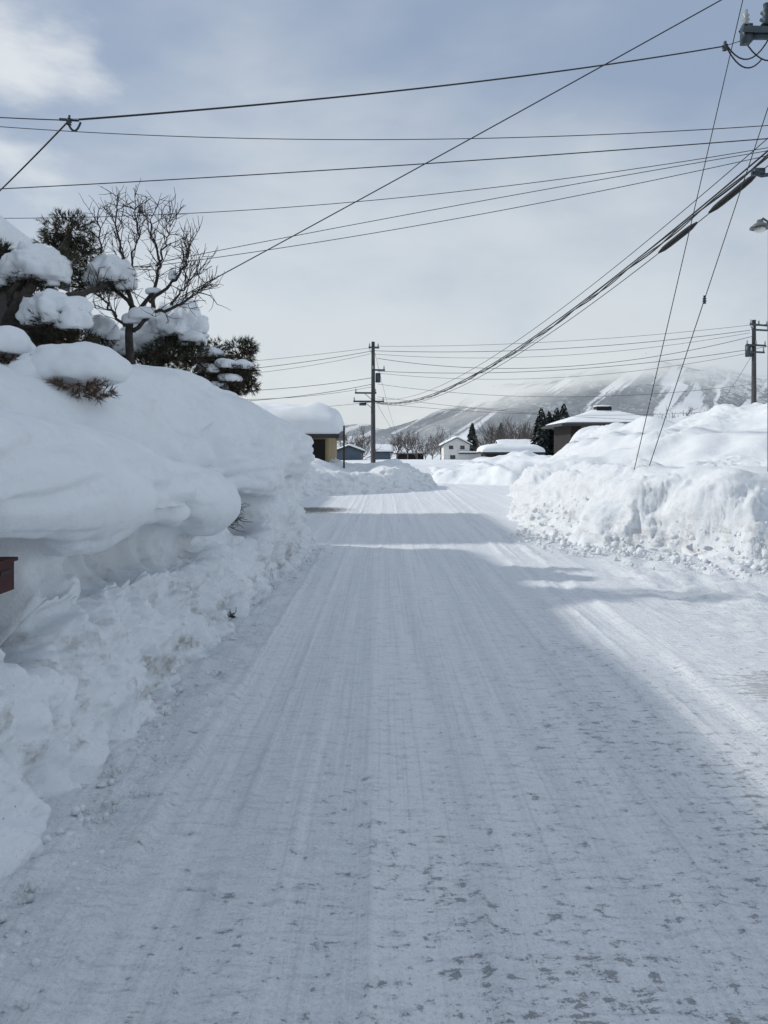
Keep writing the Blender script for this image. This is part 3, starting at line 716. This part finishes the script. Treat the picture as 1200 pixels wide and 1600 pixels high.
# ------------------------------------------------------------------ poles, lamp and wires
def insul(c,r=.06,h=.22,tilt=None):
    return lathe(c,[(r*.3,-h*.5),(r*.9,-h*.45),(r*.45,-h*.3),(r,-h*.18),(r*.45,-h*.02),(r*.9,h*.12),(r*.4,h*.28),(r*.5,h*.5),(0.001,h*.5)],10)
def pole(label,x,y,z0,z1,r0,r1,arms,extras=()):
    E=empty('utility_pole',(x,y,z0)); meta(E,label,"utility pole",None)
    V,F=tube([(x,y,z0),(x,y,(z0+z1)/2),(x,y,z1)],[r0,(r0+r1)/2,r1],14); mobj('shaft',V,F,M['concrete'],E,True)
    for (z,l,rr,n,ang) in arms:
        c,s=math.cos(ang),math.sin(ang)
        dx=np.array((c,s,0)); p=np.array((x,y-.0,z))+np.array((-s,c,0))*-(r1+.06)
        V,F=merge([tube([p-dx*l,p+dx*rr],.06,4),tube([np.array((x,y,z-.5)),p-dx*min(l,.6)],.02,4)]); A_=mobj('crossarm',V,F,M['steel'],E)
        for k in range(n):
            t=-l+.06+(l+rr-.12)*k/max(1,n-1); V,F=insul(p+dx*t+np.array((0,0,.17))); mobj('insulator',V,F,M['ceramic'],E,True)
    for nm,vf,m in extras: mobj(nm,vf[0],vf[1],M[m],E,True)
    return E
NP=(6.55,12.0)
def jl(p,q,s): 
    t=np.linspace(0,1,12)[:,None]; c=np.array(p)*(1-t)+np.array(q)*t; c[:,2]-=4*s*(t*(1-t))[:,0]; return tube(c,.012,5)
pole("concrete utility pole with steel crossarm rising from snow pile",NP[0],NP[1],0,9.6,.17,.13,[(8.10,1.08,.9,4,0.05),(6.25,.55,.4,2,.1)],
  [('jumper_wire',jl((5.35,12,7.95),(5.9,12,7.75),.22),'wire'),('jumper_wire',jl((5.35,12,7.98),(6.1,12,8.25),.35),'wire'),('jumper_wire',jl((5.55,12,8.2),(6.3,12,7.9),.3),'wire'),('jumper_wire',jl((5.9,12,6.0),(6.4,12,6.1),.12),'wire'),
   ('bracket',merge([box(5.62,6.5,11.84,11.94,8.02,8.12),box(5.55,5.68,11.82,11.98,7.95,8.22),box(5.95,6.1,11.8,12,8.1,8.5)]),'steel'),
   ('bracket',merge([box(5.72,5.88,11.84,11.98,5.92,6.0),tube([(5.7,11.9,5.95),(5.85,11.9,5.9),(6.5,11.95,6.0)],.03,6)]),'steel'),
   ('cutout_switch',insul((5.90,11.85,8.36),.10,.34),'steel'),('cutout_switch',insul((6.06,11.85,8.30),.10,.34),'steel')])
MP=S(-17,0,50)
pole("slim utility pole with short crossarms beside the snowy corner",MP[0],50,0,8.85,.17,.11,[(8.45,.35,.35,2,.3),(7.0,.1,.75,2,.2),(5.5,1.2,.2,2,0.1),(4.95,1.3,.7,2,.1)],
  [('transformer',lathe((MP[0]+.32,50,6.5),[(0.01,-.3),(.17,-.3),(.17,.3),(.01,.33)],12),'steel'),('junction_box',box(MP[0]-.9,MP[0]-.45,49.85,50.1,4.7,4.88),'steel')])
RP=S(578,0,45)
pole("utility pole carrying several short crossarms above snow",RP[0],45,0,9.4,.17,.11,[(9.1,.5,.9,3,0.4),(8.8,.3,.9,2,.3),(7.9,.7,.7,3,.3),(7.5,.4,.6,2,.3)],
  [('transformer',lathe((RP[0]-.3,45,7.6),[(0.01,-.35),(.2,-.35),(.2,.35),(.01,.38)],12),'steel')])
LX,LY=7.045,14.0
E=empty('street_lamp',(LX,LY,0)); meta(E,"grey street lamp with shallow dish shade on slim pole","street lamp")
V,F=tube([(LX,LY,0),(LX,LY,3),(LX,LY,5.75)],[.055,.05,.04],12); mobj('pole',V,F,M['lamp'],E,True)
V,F=tube([(LX,LY,5.6),(LX-.05,LY,5.82),(LX-.14,LY,5.88),(LX-.19,LY,5.84)],.02,8); mobj('arm',V,F,M['lamp'],E,True)
V,F=lathe((LX-.19,LY,5.72),[(.001,.14),(.05,.13),(.06,.08),(.10,.06),(.175,.0),(.18,-.025),(.16,-.02),(.08,.02)],24); mobj('lamp_shade',V,F,M['lamp'],E,True)
V,F=lathe((LX-.19,LY,5.70),[(.05,.03),(.10,0),(.09,-.05),(.05,-.075),(.001,-.08)],16); mobj('bulb',V,F,M['bulb'],E,True)

def wire(p,q,sag,r,label,n=40,name='overhead_wire',group="overhead wires"):
    t=(np.linspace(0,1,n))[:,None]; c=np.asarray(p)*(1-t)+np.asarray(q)*t; c[:,2]-=4*sag*(t*(1-t))[:,0]
    V,F=tube(c,r,5); loc=(c[0]); o=mobj(name,V,F,M['wire'],None,True,loc=loc); meta(o,label,"wire",group); return o
G=lambda a,b,d: S(a-600,708-b,d)
lab="thin black overhead wire strung across the street"
labf="thin distant overhead wire strung between poles"
hub=lambda z,dx=0: np.array((6.45+dx,12.0,z))
Aa=G(108,188,8); Ab=np.array((5.33,12,7.96))
wire(Aa,Ab,.10,.011,"service wire running from a strain clamp to the pole")
wire(Aa,(-5.95,11.2,5.1),.02,.010,lab); wire(Aa,G(-260,165,9),.02,.006,lab)
V,F=merge([insul(Aa,.03,.10),tube([Aa+np.array((-.10,0,.01)),Aa+np.array((.10,0,0))],.014,6),jl(Aa+np.array((-.02,0,0)),Aa+np.array((.12,0,-.02)),.10)])
o=mobj('strain_clamp',V,F,M['steel'],None,True,loc=Aa); meta(o,"small wire strain clamp with hanging loop on overhead line","insulator")
V,F=merge([insul(Ab,.05,.14)]); 
o=mobj('strain_clamp',V,F,M['steel'],None,True,loc=Ab); meta(o,"ribbed strain insulator at the end of overhead line","insulator")
wire(G(-120,188,14),hub(6.75),.30,.007,lab)
wire(G(-120,301,14),hub(6.55),.06,.009,lab)
wire(G(-120,340,14),hub(6.45),.36,.006,lab)
wire((-6.1,14.25,4.75),hub(6.4),-.06,.006,lab)
wire((-6.1,14.25,4.85),hub(6.35),.18,.006,lab)
wire((-6.5,13.72,2.85),(7.2,9.5,8.9),.05,.009,"long straight wire rising diagonally over the street")
wire(Ab,np.array((9,12,9.2)),.0,.006,lab)
g1=G(990,708,14); g1[2]-=.35; wire(g1,(5.75,12,9.3),0,.0075,"steel guy wire anchored in the snow pile",6,'guy_wire',"guy wires")
g2=G(1010,712,14); g2[2]-=.35; g2e=(6.3,12.0,7.9); o=wire(g2,g2e,0,.0075,"steel guy wire with insulator anchored in the snow pile",6,'guy_wire',"guy wires")
q=g2*(1-.45)+np.array(g2e)*.45; V,F=insul(q,.04,.14); k=mobj('insulator',V,F,M['steel'],None,True); k.parent=o; k.matrix_parent_inverse=Matrix.Translation(-Vector(o.location))
p=np.array((6.25,11.6,6.55)); q=np.array((MP[0]+.15,50,5.0))
t=np.linspace(0,1,260)[:,None]; base=p*(1-t)+q*t; base[:,2]-=4*1.42*(t*(1-t))[:,0]
E=empty('cable_bundle',p); meta(E,"heavy bundle of twisted telephone cables sagging along street","cable")
parts=[]
for k,(off,r,tws) in enumerate(((0,.015,0),(.022,.015,14),(.022,.012,14),(.05,.007,3))):
    c=base.copy(); a=tws*t[:,0]*6.28+k*2; c[:,0]+=off*np.cos(a); c[:,2]+=off*np.sin(a)-(.07 if k else 0); parts.append(tube(c,r,5))
c=base.copy(); c[:,2]-=.14+.10*(1-t[:,0]); parts.append(tube(c,.009,5))
V,F=merge(parts); mobj('cable',V,F,M['wire'],E,True)
def sleeve(t0,t1,dz=-.06):
    tt=np.linspace(t0,t1,8)[:,None]; c=p*(1-tt)+q*tt; c[:,2]+=-4*1.42*(tt*(1-tt))[:,0]+dz
    V,F=tube(c,[.02,.050,.056,.056,.056,.056,.050,.02],10); mobj('splice_sleeve',V,F,M['sleeve'],E,True)
sleeve(.024,.058,-.22); sleeve(.068,.102,-.22)
wire((6.25,11.6,6.75),(MP[0]+.1,50,5.15),1.38,.008,"slim telephone wire sagging along the street")
far=[((583,548,50),(1172,516,45),.5),((583,541,50),(1172,508,45),.35),((583,553,50),(1172,520,45),.75),((590,580,50),(1178,545,45),.6),((590,583,50),(1178,550,45),.9),((590,600,50),(1178,600,45),.8),
 ((583,548,50),(250,588,42),.2),((583,552,50),(250,594,42),.3),((583,543,50),(250,576,42),.1),((583,600,50),(150,628,38),.5),((583,604,50),(100,605,35),.7),((583,628,50),(200,640,44),.3),((583,590,50),(150,612,40),.4),
 ((590,630,50),(1350,620,52),1.0),((590,620,50),(1350,650,60),.9),((1178,545,45),(1450,480,40),.2),((1178,510,45),(1450,440,40),.2),((1178,550,45),(1120,640,60),.1),((590,560,50),(1178,525,45),1.2),
 ((586,625,50),(640,700,110),.6),((586,552,50),(625,688,140),.9)]
for k,(a,b,s_) in enumerate(far):
    wire(G(*a),G(*b),s_,.011 if k%3 else .016,labf,30)
# ------------------------------------------------------------------ red post box in the recess
bx,by,bz=-1.955,3.72,.955
E=empty('mailbox',(bx,by,0)); meta(E,"red metal letter box half buried in the snow bank","mailbox")
V,F=box(bx-.12,bx+.12,by-.07,by+.09,bz-.03,bz+.11); mobj('body',V,F,M['red'],E)
V,F=box(bx-.13,bx+.135,by-.08,by+.10,bz+.112,bz+.13); mobj('lid',V,F,M['red'],E)
V,F=box(bx+.122,bx+.126,by-.05,by+.05,bz+.06,bz+.075); mobj('slot',V,F,M['wire'],E)
V,F=tube([(bx,by,0),(bx,by,bz-.032)],.03,8); mobj('post',V,F,M['steel'],E,True)

# ------------------------------------------------------------------ light
EL=math.radians(34); fwd=math.radians(12)
to_sun=Vector((-math.cos(EL)*math.cos(fwd), math.cos(EL)*math.sin(fwd), math.sin(EL)))
sd=bpy.data.lights.new('sun','SUN'); sd.energy=2.4; sd.angle=math.radians(1.2); sd.color=(1,.96,.90)
so=bpy.data.objects.new('sun',sd); COL.objects.link(so); so.rotation_euler=to_sun.to_track_quat('Z','Y').to_euler(); so.location=(-20,0,20)
w=bpy.data.worlds.new("World"); scn.world=w; w.use_nodes=True
nt=NT(w); bg=w.node_tree.nodes['Background']
sky=nt.new('ShaderNodeTexSky',sky_type='NISHITA'); sky.sun_disc=False; sky.sun_elevation=EL; sky.sun_rotation=math.atan2(to_sun.x,to_sun.y); sky.air_density=1.2; sky.dust_density=1.5
tc=nt.new('ShaderNodeTexCoord').outputs['Generated']; x,y,z=nt.sep(tc)
n1=nt.noise(nt.scale(tc,(1.3,1.3,3.0),(2.3,.4,1.1)),1.5,5,.5,.35)
n2=nt.noise(nt.scale(tc,(1,1,2.2),(5,2,0)),4.5,6,.55,.2)
hz=nt.mr(z,.02,.50,1.02,.12,False)
f=nt.math('ADD',hz,nt.math('MULTIPLY',nt.math('SUBTRACT',n1,.5),1.5)); f=nt.math('ADD',f,nt.math('MULTIPLY',nt.math('SUBTRACT',n2,.5),.6))
f=nt.math('ADD',f,nt.mr(z,.58,.95,0,.5))
f=nt.mr(f,0,1.0)
c=nt.mix(f,(3.1,3.9,5.3),(6.8,7.3,7.7))
lowc=nt.math('MULTIPLY',nt.mr(z,.20,.04,0,1),nt.mr(n2,.4,.62))
c=nt.mix(nt.math('MULTIPLY',lowc,.6),c,(7.8,8.15,8.4))
dp=nt.new('ShaderNodeVectorMath',operation='DOT_PRODUCT'); nt.put(dp.inputs[0],tc); dp.inputs[1].default_value=Vector((-.42,.80,.42)).normalized()
sp=nt.mr(nt.math('ADD',dp.outputs['Value'],nt.math('MULTIPLY',nt.math('SUBTRACT',n2,.5),.045)),.990,1.002)
c=nt.mix(nt.math('MULTIPLY',sp,.85),c,(8.2,8.45,8.6))
c=nt.mix(.86,sky.outputs[0],c)
nt.put(bg.inputs[0],c); bg.inputs[1].default_value=.104

# ------------------------------------------------------------------ camera
cd=bpy.data.cameras.new('camera'); cam=bpy.data.objects.new('camera',cd); COL.objects.link(cam)
cd.sensor_fit='VERTICAL'; cd.sensor_height=36; cd.sensor_width=27; cd.lens=27; cd.shift_y=-.0575
cd.clip_start=.05; cd.clip_end=9000
cam.location=(0,0,EYE); cam.rotation_euler=(math.pi/2,0,0); scn.camera=cam
scn.view_settings.view_transform='Standard'; scn.view_settings.look='None'; scn.view_settings.exposure=0
